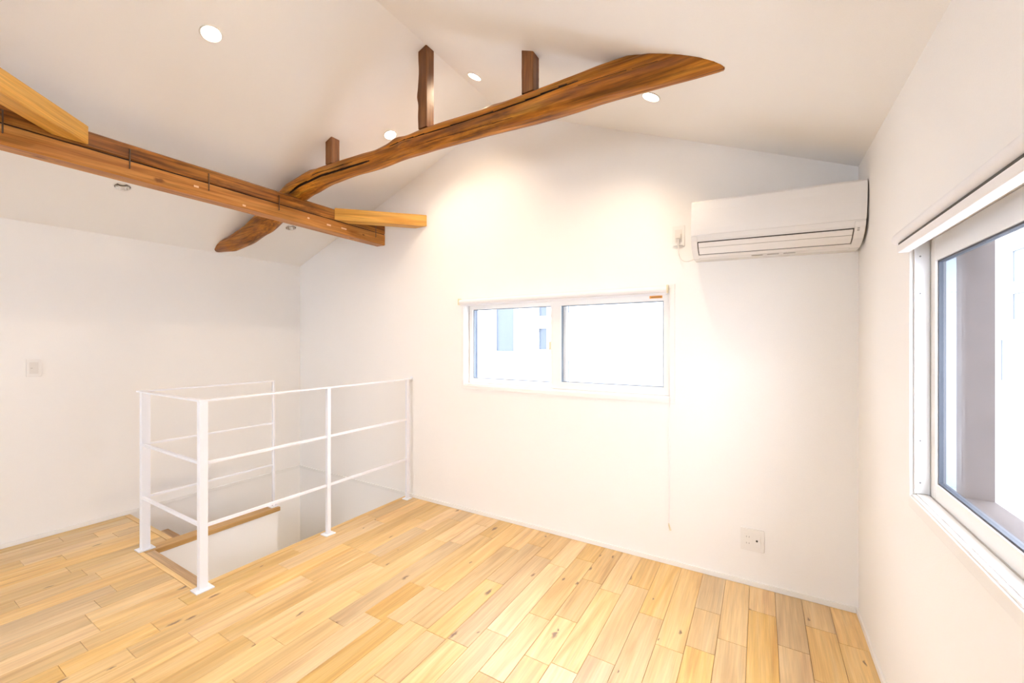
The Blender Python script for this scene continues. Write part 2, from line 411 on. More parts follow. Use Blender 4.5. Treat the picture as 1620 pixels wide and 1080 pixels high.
lf = MB().box((XL, SH_Y, DOWN-0.1), (SH_X+0.1, YB, DOWN))
tag(lf.build('floor_lower', M_OAKTRIM), 'wooden floor of the storey below the stair opening', 'floor', kind='structure')

wlp = thing('shaft_fill_lamp', (SH_X, 2.05, -1.45), 'added globe fill lamp in the stair shaft, unseen under the floor edge', 'lamp')  # added unseen lamp, brightens and warms the shaft walls
Mw = Matrix.Translation((SH_X-0.0005, 2.05, -1.40)) @ Matrix.Rotation(-math.pi/2, 4, 'Y')
MB().lathe([(0.0, 0.0), (0.045, 0.0), (0.045, 0.008), (0.040, 0.014), (0.012, 0.016), (0.012, 0.04), (0.0, 0.04)], Mw, 28).build('base', M_TRIM, wlp)
MB().lathe([(0.0, 0.041)] + [(0.045*math.sin(a), 0.086 - 0.045*math.cos(a)) for a in [math.pi*k/12 for k in range(1, 12)]] + [(0.0, 0.131)], Mw, 28).build('globe', emit('fill_lamp_globe', (1.0, 0.80, 0.55), 5), wlp)
wll = bpy.data.lights.new('lamp_light', 'POINT'); wll.energy = 8.0; wll.color = (1.0, 0.80, 0.58); wll.shadow_soft_size = 0.045
reg(bpy.data.objects.new('lamp_light', wll), (SH_X-0.185, 2.05, -1.40), wlp)

# ------------------------------------------------------------------ baseboards
def base(name, a, b, label):
    tag(MB().cbox(a, b, 0.0015).build(name, M_TRIM), label, 'baseboard', kind='structure')
base('baseboard_back', (XL+0.011, YB-0.011, 0.0008), (XR-0.011, YB-0.0003, 0.028), 'thin white baseboard along the gable wall')
base('baseboard_left', (XL+0.0003, YF+0.002, 0.0008), (XL+0.010, YB-0.0003, 0.030), 'thin white baseboard along the left wall')
base('baseboard_right', (XR-0.010, YF+0.002, 0.0008), (XR-0.0003, YB-0.0003, 0.028), 'thin white baseboard under the large right window')

# ------------------------------------------------------------------ back window
w1 = thing('window_1', (-1.23, YB, 0.96), 'white framed wide low sliding window in the gable wall', 'window', kind='structure')
c = MB()
CY0 = YB-0.008
for a, b in [((-2.018, CY0, 0.956), (-0.433, YB+0.03, 0.985)), ((-2.018, CY0, 1.640), (-0.433, YB+0.03, 1.664)),
             ((-2.018, CY0, 0.985), (WX0+0.006, YB+0.03, 1.640)), ((-0.461, CY0, 0.985), (-0.433, YB+0.03, 1.640))]:
    c.cbox((a[0], a[1], a[2]), (b[0], YB-0.0002, b[2]), 0.002)
c.build('casing', M_TRIM, w1)
f = MB()
for a, b in [((WX0, YB+0.001, WZ0), (WX1, YB+0.11, WZ0+0.012)), ((WX0, YB+0.001, WZ1-0.03), (WX1, YB+0.11, WZ1)),
             ((WX0, YB+0.001, WZ0+0.012), (WX0+0.010, YB+0.11, WZ1-0.03)), ((WX1-0.010, YB+0.001, WZ0+0.012), (WX1, YB+0.11, WZ1-0.03))]:
    f.box(a, b)
f.build('frame', M_SASH, w1)
f = MB()
for a, b in [((WX0+0.012, YB+0.085, WZ0+0.014), (WX0+0.05, YB+0.12, WZ1-0.03)), ((WX1-0.035, YB+0.085, WZ0+0.014), (WX1-0.012, YB+0.12, WZ1-0.03))]:
    f.box(a, b)
f.build('outer_frame', M_ALU_D, w1)
def sash_x(x0, x1, z0, z1, y0, y1, gl, parent):
    """sash in a wall facing -Y; gl = glass rectangle"""
    gx0, gx1, gz0, gz1 = gl
    s = MB()
    s.cbox((x0, y0, z0), (gx0, y1, z1), 0.002); s.cbox((gx1, y0, z0), (x1, y1, z1), 0.002)
    s.cbox((gx0-0.001, y0+0.0004, z0), (gx1+0.001, y1-0.0004, gz0), 0.002); s.cbox((gx0-0.001, y0+0.0004, gz1), (gx1+0.001, y1-0.0004, z1), 0.002)
    so = s.build('sash', M_SASH, parent)
    g = MB(); q = 0.006; ym = (y0+y1)/2
    g.box((gx0, ym-0.004, gz0), (gx0+q, y1-0.002, gz1)); g.box((gx1-q, ym-0.004, gz0), (gx1, y1-0.002, gz1))
    g.box((gx0+q, ym-0.004, gz0), (gx1-q, y1-0.002, gz0+q)); g.box((gx0+q, ym-0.004, gz1-q), (gx1-q, y1-0.002, gz1))
    g.build('gasket', M_ALU, so)
    MB().box((gx0+q, ym+0.001, gz0+q), (gx1-q, ym+0.005, gz1-q)).build('pane', M_GLASS, so)
    return so
sl = sash_x(-1.988, -1.150, 0.999, 1.608, 2.656, 2.684, (-1.952, -1.225, 1.035, 1.576), w1)
sr = sash_x(-1.256, -0.467, 0.999, 1.608, 2.624, 2.652, (-1.179, -0.503, 1.045, 1.571), w1)
MB().cbox((-1.172, 2.6845, 1.0), (-1.150, 2.70, 1.605), 0.002).box((-1.205, 2.6845, 1.0), (-1.188, 2.69, 1.605)).build('outer_stile', M_ALU_D, sl)
MB().cbox((-1.278, 2.634, 1.265), (-1.2565, 2.648, 1.325), 0.004).build('latch', M_CREAM, sr)
stk = MB().box((-0.585, 2.6232, 1.587), (-0.510, 2.6239, 1.603)).build('sticker', M_ORANGE, sr)
MB().box((-0.578, 2.6226, 1.592), (-0.515, 2.62315, 1.597)).build('print_line', plain('sticker_print', (0.25, 0.15, 0.06), 0.6), stk)

# roller blind above the back window
rb = thing('roller_blind', (-1.23, 2.57, 1.60), 'narrow white roller blind rolled up over the wide low window', 'blind')
MB().tube([(-2.012, 2.570, 1.632), (-0.474, 2.570, 1.632)], 0.018, 20).build('fabric_roll', M_BLIND, rb)
for x in (-2.022, -0.474):
    MB().cbox((x, 2.553, 1.610), (x+0.009, 2.5915, 1.657), 0.002).build('bracket', M_CREAM, rb)
MB().cbox((-2.008, 2.566, 1.600), (-0.478, 2.574, 1.6125), 0.002).build('hem_bar', M_BLIND, rb)
pc = MB()
for dx in (-0.004, 0.004):
    pc.tube([(-0.462+dx*0.5, 2.572, 1.625), (-0.462+dx, 2.588, 1.2), (-0.464+dx*0.4, 2.590, 0.25)], 0.0009, 6)
pco = pc.build('pull_cord', M_BLIND, rb)
MB().tube([(-0.466, 2.590, 0.246), (-0.4645, 2.590, 0.232), (-0.457, 2.589, 0.205)], [0.002, 0.0045, 0.005], 8).build('cord_weight', M_CREAM, pco)

# ------------------------------------------------------------------ added window behind the viewer, unseen, for daylight fill
w3 = thing('fill_window', ((FWX0+FWX1)/2, YF, FWZ0), 'added white framed sliding window behind the viewer, for daylight fill', 'window', kind='structure')
f = MB()
for a, b in [((FWX0, FWZ0), (FWX1, FWZ0+0.03)), ((FWX0, FWZ1-0.03), (FWX1, FWZ1)), ((FWX0, FWZ0+0.03), (FWX0+0.03, FWZ1-0.03)), ((FWX1-0.03, FWZ0+0.03), (FWX1, FWZ1-0.03))]:
    f.box((a[0], YF-0.10, a[1]), (b[0], YF+0.006, b[1]))
f.build('frame', M_SASH, w3)
xm3 = (FWX0+FWX1)/2
sash_x(FWX0+0.031, xm3+0.02, FWZ0+0.031, FWZ1-0.031, YF-0.04, YF-0.012, (FWX0+0.08, xm3-0.03, FWZ0+0.09, FWZ1-0.08), w3)
sash_x(xm3-0.02, FWX1-0.031, FWZ0+0.031, FWZ1-0.031, YF-0.075, YF-0.047, (xm3+0.03, FWX1-0.08, FWZ0+0.09, FWZ1-0.08), w3)

# ------------------------------------------------------------------ right window
w2 = thing('window_2', (XR, 0.91, 0.81), 'large white framed sliding window in the right wall', 'window', kind='structure')
c = MB(); px = XR-0.009
for y0, y1, z0, z1 in [(RY0-0.03, RY1+0.012, 0.806, 0.840), (RY0-0.03, RY1+0.012, 1.660, 1.690), (RY1, RY1+0.012, 0.840, 1.660), (RY0-0.03, RY0, 0.840, 1.660)]:
    c.cbox((px, y0, z0), (XR-0.0002, y1, z1), 0.002)
c.build('casing', M_TRIM, w2)
sl_ = MB().cbox((XR-0.004, RY0+0.001, RZ0), (XR+0.034, RY1-0.001, RZ0+0.006), 0.0015)
sl_.cbox((XR+0.006, RY0+0.001, RZ0+0.006), (XR+0.034, RY1-0.001, RZ0+0.010), 0.0015)
sl_.build('window_sill', M_TRIM, w2)
jm = MB().cbox((XR+0.001, RY1-0.008, RZ0+0.011), (XR+0.036, RY1-0.001, RZ1-0.001), 0.001)
jmo = jm.build('jamb', plain('jamb_aluminium', (0.78, 0.80, 0.83), 0.4), w2)
for z in (0.885, 1.015, 1.47, 1.585):
    Mx = Matrix.Translation((XR+0.014, RY1-0.008, z)) @ Matrix.Rotation(math.pi/2, 4, 'X')
    MB().lathe([(0.0, 0.0015), (0.0016, 0.0013), (0.0024, 0.0003), (0.0024, -0.0005), (0.0, -0.0005)], Mx, 12).build('screw', M_SCREW, jmo)
f = MB(); FX0, FX1 = XR+0.037, XR+0.085
for y0, y1, z0, z1 in [(RY0, RY1-0.001, RZ0, RZ0+0.008), (RY0, RY1-0.001, 1.632, RZ1), (RY1-0.006, RY1-0.001, RZ0+0.008, 1.632), (RY0, RY0+0.006, RZ0+0.008, 1.632)]:
    f.box((FX0-0.012 if z0 > 1.5 and z1 > 1.64 else FX0, y0, z0), (FX1, y1, z1))
f.build('frame', M_SASH, w2)
f = MB()
for y0, y1, z0, z1 in [(RY0+0.006, RY1-0.006, RZ0+0.008, RZ0+0.030), (RY0+0.006, RY1-0.006, 1.60, 1.632), (RY1-0.02, RY1-0.0062, RZ0+0.030, 1.60), (RY0+0.0062, RY0+0.02, RZ0+0.030, 1.60)]:
    f.box((XR+0.064, y0, z0), (XR+0.090, y1, z1))
f.build('outer_frame', M_ALU, w2)
f = MB()
for y0, y1, z0, z1 in [(RY0, RY1, RZ0-0.0, RZ0+0.018), (RY0, RY1, 1.635, RZ1), (RY1-0.012, RY1, RZ0+0.018, 1.635), (RY0, RY0+0.012, RZ0+0.018, 1.635)]:
    f.box((XR+0.0915, y0, z0), (XR+RT+0.012, y1, z1))
f.build('outer_reveal', M_SIDING, w2)
def sash_y(y0, y1, z0, z1, x0, x1, gl, parent):
    gy0, gy1, gz0, gz1 = gl
    s = MB()
    s.cbox((x0, y0, z0), (x1, gy0, z1), 0.002); s.cbox((x0, gy1, z0), (x1, y1, z1), 0.002)
    s.cbox((x0+0.0004, gy0-0.001, z0), (x1-0.0004, gy1+0.001, gz0), 0.002); s.cbox((x0+0.0004, gy0-0.001, gz1), (x1-0.0004, gy1+0.001, z1), 0.002)
    so = s.build('sash', M_SASH, parent); q = 0.005; xm = (x0+x1)/2
    g = MB()
    g.box((xm-0.006, gy0, gz0), (x1-0.002, gy0+q, gz1)); g.box((xm-0.006, gy1-q, gz0), (x1-0.002, gy1, gz1))
    g.box((xm-0.006, gy0+q, gz0), (x1-0.002, gy1-q, gz0+q)); g.box((xm-0.006, gy0+q, gz1-q), (x1-0.002, gy1-q, gz1))
    g.build('gasket', M_GASKET, so)
    MB().box((xm-0.001, gy0+q, gz0+q), (xm+0.003, gy1-q, gz1-q)).build('pane', M_GLASS, so)
    return so
sash_y(0.90, 1.749, 0.849, 1.631, XR+0.038, XR+0.062, (0.945, 1.711, 0.897, 1.563), w2)
sash_y(0.078, 0.945, 0.849, 1.631, XR+0.0655, XR+0.0885, (0.115, 0.90, 0.897, 1.563), w2).location.z += 0.0

b2 = thing('roller_blind', (0.37, 0.9, 1.60), 'long white roller blind rolled up over the large right window', 'blind')
ycut = 1.775
MB().tube([(0.379, 0.03, 1.646), (0.379, ycut-0.02, 1.646), (0.379, ycut, 1.646)], [0.0195, 0.0195, 0.017], 24).build('fabric_roll', M_BLIND, b2)
MB().box((0.366, 0.05, 1.6175), (0.392, 1.715, 1.6258)).build('dark_strip', M_DARK, b2)  # dark strip filling the gap between roll and hem bar
MB().cbox((0.3615, 0.05, 1.594), (0.390, 1.712, 1.6172), 0.004).build('hem_bar', M_BLIND, b2)
hk = [(0.366, 1.712 + 0.001, 1.618)] + [(0.366, 1.716 - 0.013*math.sin(a)*0.9, 1.606 + 0.011*math.cos(a)) for a in [0.3*k - 0.2 for k in range(10)]]
MB().tube(hk, 0.0011, 6).build('wire_hook', M_PLAST2, b2)
for y in (0.03, ycut-0.012):
    MB().cbox((0.3985, y, 1.63), (XR-0.0095, y+0.010, 1.664), 0.002).build('bracket', M_PLAST, b2)

# ------------------------------------------------------------------ log tie beam
PATH = [  # x, axis z, radius
    (-4.35, 2.190, 0.050), (-4.10, 2.172, 0.056), (-3.885, 2.163, 0.064), (-3.66, 2.198, 0.073), (-3.37, 2.272, 0.088), (-3.14, 2.360, 0.098),
    (-3.00, 2.420, 0.092), (-2.80, 2.460, 0.077), (-2.58, 2.481, 0.064), (-2.31, 2.484, 0.059), (-2.07, 2.480, 0.056), (-1.85, 2.494, 0.060),
    (-1.67, 2.497, 0.064), (-1.29, 2.487, 0.064), (-0.945, 2.481, 0.073), (-0.777, 2.483, 0.077), (-0.622, 2.485, 0.078), (-0.48, 2.480, 0.079), (-0.25, 2.475, 0.080), (0.05, 2.470, 0.080)]
def smooth_at(x):
    for i in range(len(PATH)-1):
        if PATH[i][0] <= x <= PATH[i+1][0]:
            t = (x-PATH[i][0])/(PATH[i+1][0]-PATH[i][0]); t = t*t*(3-2*t)*0.4 + t*0.6
            return [PATH[i][k]*(1-t) + PATH[i+1][k]*t for k in (1, 2)]
LOGY = 1.822
def crack_depth(x, a):
    """long drying cracks: angle a around the axis, 0 = up, pi/2 = towards the viewer"""
    d = 0.0
    for c0, x0, x1, dep, wid in [(1.95, -2.97, -2.08, 0.020, 0.13), (1.42, -1.97, -0.66, 0.013, 0.08), (1.55, -2.75, -2.2, 0.009, 0.075), (1.75, -0.80, -0.25, 0.0045, 0.06), (2.25, -1.75, -0.95, 0.0045, 0.06)]:
        if x0 < x < x1:
            cc = c0 + 0.16*noise.noise(Vector((x*2.3, c0*9, 0)))
            e = min(1, (x-x0)/0.12, (x1-x)/0.12)
            d = max(d, dep*e*max(0, 1-abs(a-cc)/wid))
    return d
bm = bmesh.new(); NX, NS = 420, 220; rows = []
for i in range(NX+1):
    x = PATH[0][0] + (PATH[-1][0]-PATH[0][0])*i/NX
    zc, r = smooth_at(x); row = []
    for k in range(NS):
        a = 2*math.pi*k/NS; aa = a if a < math.pi else a-2*math.pi
        p = Vector((x*1.6, math.cos(a)*0.8, math.sin(a)*0.8))
        rr = r*(1 + 0.055*noise.noise(p*1.3) + 0.03*noise.noise(p*4 + Vector((7, 0, 0)))) + 0.0012*noise.noise(Vector((x*5, math.cos(a)*9, math.sin(a)*9)))
        for kx, ka, ks in [(-1.80, 1.9, 0.009), (-1.88, 0.6, 0.010), (-2.62, 1.3, 0.009), (-1.2, 0.2, 0.008), (-1.78, 1.7, 0.006), (-2.75, 0.2, 0.010)]:
            rr += ks*math.exp(-((x-kx)/0.055)**2 - ((aa-ka)/0.5)**2)
        rr -= crack_depth(x, aa)
        row.append(bm.verts.new((x, LOGY - rr*math.sin(a)*min(1.0, 0.075/r), zc + rr*math.cos(a))))
    rows.append(row)
for i in range(NX):
    for k in range(NS):
        fc = bm.faces.new((rows[i][k], rows[i][(k+1) % NS], rows[i+1][(k+1) % NS], rows[i+1][k]))
        am = 2*math.pi*(k+0.5)/NS; am = am if am < math.pi else am-2*math.pi
        if crack_depth(PATH[0][0] + (PATH[-1][0]-PATH[0][0])*(i+0.5)/NX, am) > 0.0036: fc.material_index = 1
bm.faces.new(rows[0][::-1]); bm.faces.new(rows[-1])
for co, no in [((RX, 0, RZ-0.0004), (-KL, 0, 1)), ((RX, 0, RZ-0.0004), (KR, 0, 1))]:
    res = bmesh.ops.bisect_plane(bm, geom=bm.verts[:]+bm.edges[:]+bm.faces[:], plane_co=co, plane_no=no, clear_outer=True)
    ed = [e for e in res['geom_cut'] if isinstance(e, bmesh.types.BMEdge)]
    bmesh.ops.edgenet_fill(bm, edges=ed)
bmesh.ops.recalc_face_normals(bm, faces=bm.faces)
me = bpy.data.meshes.new('log_beam'); org = Vector((-2.1, LOGY, 2.42))
for v in bm.verts: v.co -= org
for f_ in bm.faces: f_.smooth = len(f_.verts) <= 5
bm.to_mesh(me); bm.free(); me.materials.append(M_LOG); me.materials.append(M_CRACK)
log = reg(bpy.data.objects.new('log_beam', me), org)
tag(log, 'crooked dark orange varnished log spanning the vaulted ceiling', 'beam')

# short posts between the log and the ceiling
def post(xc, label, seed, wav):
    w = 0.033; y0, y1 = 1.783, 1.849
    zb = smooth_at(xc)[0] + smooth_at(xc)[1]*0.93
    n = 26; bm = bmesh.new(); rows = []
    corners = [(-w, y0), (w, y0), (w, y1), (-w, y1)]
    c_ = 0.004; prof = []
    for (x, y), (dx, dy) in zip(corners, [(1, 1), (-1, 1), (-1, -1), (1, -1)]):
        a, b = (x + dx*c_, y), (x, y + dy*c_)
        prof += [b, a] if dx*dy > 0 else [a, b]
    for i in range(n+1):
        t = i/n; row = []
        for (x, y) in prof:
            X_ = xc + x
            wx = wav*noise.noise(Vector((seed, t*3.2, 0))) + wav*0.8*math.exp(-((t-0.42)/0.07)**2)*(-1 if wav > 0.004 else 0)
            if x < 0: X_ += wx
            X_ += 0.0008*noise.noise(Vector((x*90, y*90, t*8+seed)))
            zt = ceil_z(X_) - 0.0006
            row.append(bm.verts.new((X_, y, zb + (zt-zb)*t)))
        rows.append(row)
    m = len(prof)
    for i in range(n):
        for k in range(m):
            bm.faces.new((rows[i][k], rows[i][(k+1) % m], rows[i+1][(k+1) % m], rows[i+1][k]))
    bm.faces.new(rows[0][::-1]); bm.faces.new(rows[-1])
    bmesh.ops.recalc_face_normals(bm, faces=bm.faces)
    org = Vector((xc, (y0+y1)/2, zb))
    for v in bm.verts: v.co -= org
    me = bpy.data.meshes.new('roof_post'); bm.to_mesh(me); bm.free(); me.materials.append(M_POST)
    return tag(reg(bpy.data.objects.new('roof_post', me), org), label, 'post', 'short posts standing on the log')
post(-1.672, 'tallest post on the log, wavy edged, reaching the ceiling ridge', 1.0, 0.010)
post(-0.982, 'dark square post on the thick right part of the log', 5.0, 0.001)
post(-2.530, 'shortest square post on the log, nearest the double beam', 9.0, 0.001)

# ------------------------------------------------------------------ double beam
BX1 = -2.884; BX0 = BX1 - 0.105; BYE = YB-0.0005; BYS = YF+0.0005
def timber(name, z0, z1, mat, ch_top, seed, parent, dip=0.0):
    n = 90; bm = bmesh.new(); rows = []
    c = 0.006
    prof = [(BX0+c, z0), (BX1-c, z0), (BX1, z0+c), (BX1, z1-ch_top), (BX1-ch_top*1.6, z1), (BX0+c, z1), (BX0, z1-c), (BX0, z0+c)]
    for i in range(n+1):
        y = BYS + (BYE-BYS)*i/n; row = []
        tilt = 0.012*(1-(y-0.4)/2.2) if y > 0.4 else 0.012
        for k, (x, z) in enumerate(prof):
            dz = 0.003*noise.noise(Vector((seed, y*2.0, k*0.7))); dx = 0.0025*noise.noise(Vector((seed+9, y*2.4, k*0.6)))
            if k in (0, 1, 2): dz *= 0.8
            row.append(bm.verts.new((x+dx, y, z+dz+tilt)))
        rows.append(row)
    m = len(prof)
    for i in range(n):
        for k in range(m):
            bm.faces.new((rows[i][k], rows[i][(k+1) % m], rows[i+1][(k+1) % m], rows[i+1][k]))
    bm.faces.new(rows[0][::-1]); bm.faces.new(rows[-1]); bmesh.ops.recalc_face_normals(bm, faces=bm.faces)
    org = Vector(((BX0+BX1)/2, 1.0, z0))
    for v in bm.verts: v.co -= org
    me = bpy.data.meshes.new(name); bm.to_mesh(me); bm.free(); me.materials.append(mat)
    return reg(bpy.data.objects.new(name, me), org, parent)
db = thing('double_beam', ((BX0+BX1)/2, 1.0, 2.185), 'orange beam of two stacked timbers stapled together under the log', 'beam')
lt = timber('lower_timber', 2.186, 2.277, M_BEAM, 0.003, 3.0, db); lt['label'] = 'smooth orange lower timber'
ut = timber('upper_timber', 2.283, 2.372, M_BEAMUP, 0.012, 8.0, db); ut['label'] = 'rougher brown upper timber'
MB().box((BX0+0.012, BYS, 2.275), (BX1-0.006, BYE, 2.295)).build('gap_shade', M_CRACK, db)  # dark strip gives the open gap between the timbers its shade
for y in (0.416, 0.848, 1.217, 1.646, 2.494):
    t = 0.012*(1-(y-0.4)/2.2); xo = BX1+0.0045
    s = MB().tube([(BX1-0.006, y, 2.336+t), (xo, y, 2.336+t), (xo+0.0005, y, 2.330+t), (xo+0.0005, y, 2.242+t), (xo, y, 2.236+t), (BX1-0.006, y, 2.236+t)], 0.0028, 8)
    s.build('iron_staple', M_IRON, db)
# pale patches of filler on the lower timber
for y, z, l in [(1.14, 2.237, 0.016), (1.41, 2.199, 0.012), (2.02, 2.222, 0.022), (2.15, 2.226, 0.03), (1.86, 2.232, 0.010)]:
    MB().cbox((BX1-0.003, y, z+0.004), (BX1+0.0022, y+l*1.6, z+0.016), 0.002).build('wood_filler', plain('pale_filler', (0.78, 0.52, 0.30), 0.6) if 'pale_filler' not in bpy.data.materials else bpy.data.materials['pale_filler'], db)

# diagonal braces
def brace(pa, pb, z0, z1, thick, side, label, flushx=None, flushy=None):
    """face line pa->pb (seen face), thickness to the given side, ends cut flush"""
    pa, pb = Vector(pa), Vector(pb); d = (pb-pa).normalized(); nrm = Vector((-d.y, d.x))*side
    qa, qb = pa + nrm*thick, pb + nrm*thick
    if flushx is not None: qa = qa + d*((flushx-qa.x)/d.x)      # cut along the beam face
    if flushy is not None: qb = qb + d*((flushy-qb.y)/d.y)      # cut along the wall face
    bm = bmesh.new()
    vb = [bm.verts.new((p.x, p.y, z0)) for p in (pa, pb, qb, qa)]; vt = [bm.verts.new((p.x, p.y, z1)) for p in (pa, pb, qb, qa)]
    bm.faces.new(vb[::-1]); bm.faces.new(vt)
    for k in range(4): bm.faces.new((vb[k], vb[(k+1) % 4], vt[(k+1) % 4], vt[k]))
    bmesh.ops.recalc_face_normals(bm, faces=bm.faces)
    bmesh.ops.bevel(bm, geom=bm.edges[:], offset=0.003, segments=2, affect='EDGES')
    # rotate so that the grain axis (local x) follows the brace
    mid = (pa+pb)/2; org = Vector((mid.x, mid.y, z0)); ang = math.atan2(d.y, d.x)
    R = Matrix.Rotation(-ang, 4, 'Z')
    for v in bm.verts: v.co = R @ (v.co - org)
    me = bpy.data.meshes.new('diagonal_brace'); bm.to_mesh(me); bm.free(); me.materials.append(M_BRACE)
    o = reg(bpy.data.objects.new('diagonal_brace', me), org); o.rotation_euler.z = ang
    return tag(o, label, 'brace', 'diagonal braces of the double beam')
BF = BX1 + 0.003
brace((BF, 2.083), (-2.383, YB-0.001), 2.284, 2.378, 0.09, 1, 'short pale brace from the double beam to the gable wall', BF, YB-0.001)
brace((BF, 0.691), (-2.05, -0.143), 2.304, 2.398, 0.09, -1, 'yellow brace leaving the double beam at the upper left corner', BF, None)

# ------------------------------------------------------------------ downlights
for x, y, lit, lab in LIGHTS:
    Mx = frame_at(x, y)
    d = thing('downlight', Mx.translation, lab, 'downlight', 'recessed ceiling downlights')
    MB().lathe([(0.0405, -0.0012), (0.0405, -0.004), (0.043, -0.005), (0.047, -0.003), (0.0475, -0.0006), (0.0405, -0.0006)], Mx, 40).build('trim_ring', M_PLAST, d)
    MB().lathe([(0.040, -0.001), (0.0375, 0.012), (0.033, 0.028), (0.026, 0.044), (0.024, 0.05)], Mx, 40).build('reflector', M_CHROME if not lit else M_PLAST, d)
    if lit:
        MB().lathe([(0.0, 0.010), (0.018, 0.011), (0.030, 0.014), (0.0345, 0.019)], Mx, 32).build('lens', M_LED, d)
        ld = bpy.data.lights.new('lamp_light', 'SPOT'); ld.energy = LAMP_W; ld.color = LAMP_COL
        ld.spot_size = math.radians(136); ld.spot_blend = 1.0; ld.shadow_soft_size = 0.02
        lo = bpy.data.objects.new('lamp_light', ld); reg(lo, Mx @ Vector((0, 0, -0.008)), d)
        lo.rotation_euler = Mx.to_3x3().to_euler()
    else:
        MB().lathe([(0.0, 0.022), (0.010, 0.022), (0.021, 0.026), (0.024, 0.036)], Mx, 32).build('lens', M_PLAST, d)
        MB().lathe([(0.0250, 0.027), (0.0265, 0.025), (0.0275, 0.028), (0.0255, 0.032)], Mx, 32).build('inner_ring', M_GREY, d)

# ------------------------------------------------------------------ stair railing
rl = thing('stair_railing', (-2.96, 1.06, 0), 'white steel railing with three bars around the stair opening', 'railing')
PF = (-2.555, 1.05); PL = (-3.367, 1.066); PM = (-2.551, 1.797); PB = (-2.555, 2.545); PR = (-3.356, 1.872)
TOP = 1.003
def rpost(p, wx, wy, bx, by, zb=0.0006):
    po = MB().cbox((p[0]-wx/2, p[1]-wy/2, zb+0.006), (p[0]+wx/2, p[1]+wy/2, TOP), 0.0015).build('post', M_RAIL, rl)
    MB().cbox((p[0]-bx/2, p[1]-by/2, zb), (p[0]+bx/2, p[1]+by/2, zb+0.0065), 0.0012).build('base_plate', M_RAIL, po)
rpost(PF, 0.034, 0.038, 0.075, 0.085); rpost(PL, 0.038, 0.044, 0.075, 0.085)
rpost(PM, 0.026, 0.024, 0.07, 0.07); rpost(PB, 0.020, 0.024, 0.06, 0.06); rpost(PR, 0.022, 0.014, 0.06, 0.06)
h = 0.004
MB().cbox((PF[0]-0.018, PF[1]-0.022, TOP+0.0003), (PF[0]+0.018, PB[1]+0.030, TOP+0.0093), 0.0015).build('top_rail', M_RAIL, rl)
MB().cbox((PL[0]-0.019, PF[1]-0.022, TOP+0.0003), (PF[0]-0.0183, PF[1]+0.016, TOP+0.0093), 0.0015).build('top_rail', M_RAIL, rl)
MB().cbox((PL[0]-0.014, PF[1]+0.0163, TOP+0.0003), (PL[0]+0.022, PR[1]+0.008, TOP+0.0093), 0.0015).build('top_rail', M_RAIL, rl)
MB().lathe([(0.0, 0.0), (0.018, 0.0), (0.018, 0.006), (0.0, 0.006)], Matrix.Translation((PB[0], YB-0.0005, TOP+0.005)) @ Matrix.Rotation(math.pi/2, 4, 'X'), 20, False).tube([(PB[0], PB[1]+0.028, TOP+0.005), (PB[0], YB-0.004, TOP+0.005)], 0.006, 10).build('wall_fixing', M_RAIL, rl)
for z in (0.672, 0.337):
    q = 0.008
    for y0, y1 in [(PF[1]+0.0225, PM[1]-0.0123), (PM[1]+0.0123, PB[1]-0.0123)]:
        MB().cbox((PF[0]-q, y0, z-q), (PF[0]+q, y1, z+q), 0.002).build('bar', M_RAIL, rl)
    MB().cbox((PL[0]+0.0195, PF[1]-q, z-q), (PF[0]-0.0195, PF[1]+q, z+q), 0.002).build('bar', M_RAIL, rl)
    MB().cbox((PL[0]+0.002, PL[1]+0.0225, z-q*0.8), (PL[0]+0.016, PR[1]-0.0073, z+q*0.8), 0.002).build('bar', M_RAIL, rl)

# ------------------------------------------------------------------ air conditioner
AX0, AX1 = -0.318, 0.398
ac = thing('air_conditioner', (0.04, YB, 1.77), 'white wall mounted air conditioner above in the right corner', 'air conditioner')
PR_ = [(YB-0.001, 2.052), (2.392, 2.054), (2.376, 2.050), (2.367, 2.040), (2.362, 2.00), (2.360, 1.95), (2.361, 1.90), (2.365, 1.872)]
LOW = [(2.366, 1.868), (2.372, 1.848), (2.386, 1.826), (2.410, 1.803), (2.440, 1.786), (2.480, 1.774), (2.53, 1.770), (YB-0.001, 1.770)]
prof = PR_[:3] + [(y+0.004, z) for y, z in PR_[3:]] + [(y+0.004, z+0.002) for y, z in LOW[:6]] + LOW[6:]
acs = []
acs.append(MB().prism(prof, 0, AX0+0.001, AX1-0.001).build('body', M_AC, ac))
fp = PR_[2:] ; fpi = [(y+0.0038, z) for y, z in fp]
acs.append(MB().prism(fp + fpi[::-1], 0, AX0, AX1).build('front_panel', M_AC, ac))
def on_low(t):
    t *= len(LOW)-1; i = min(int(t), len(LOW)-2); t -= i
    return (LOW[i][0]*(1-t)+LOW[i+1][0]*t, LOW[i][1]*(1-t)+LOW[i+1][1]*t)
def strip(t0, t1, x0, x1, off, th, name, mat, parent):
    pts = [on_low(t0+(t1-t0)*k/6) for k in range(7)]
    nr = []
    for k in range(7):
        a, b = pts[max(k-1, 0)], pts[min(k+1, 6)]; d = Vector((b[0]-a[0], b[1]-a[1])).normalized(); nr.append(Vector((d.y, -d.x)))
    sgn = 1 if nr[3].x < 0 else -1
    o = [(p[0]+sgn*n.x*off, p[1]+sgn*n.y*off) for p, n in zip(pts, nr)]; i_ = [(p[0]+sgn*n.x*(off-th), p[1]+sgn*n.y*(off-th)) for p, n in zip(pts, nr)]
    return MB().prism(o + i_[::-1], 0, x0, x1).build(name, mat, parent)
FXa, FXb = -0.283, 0.355
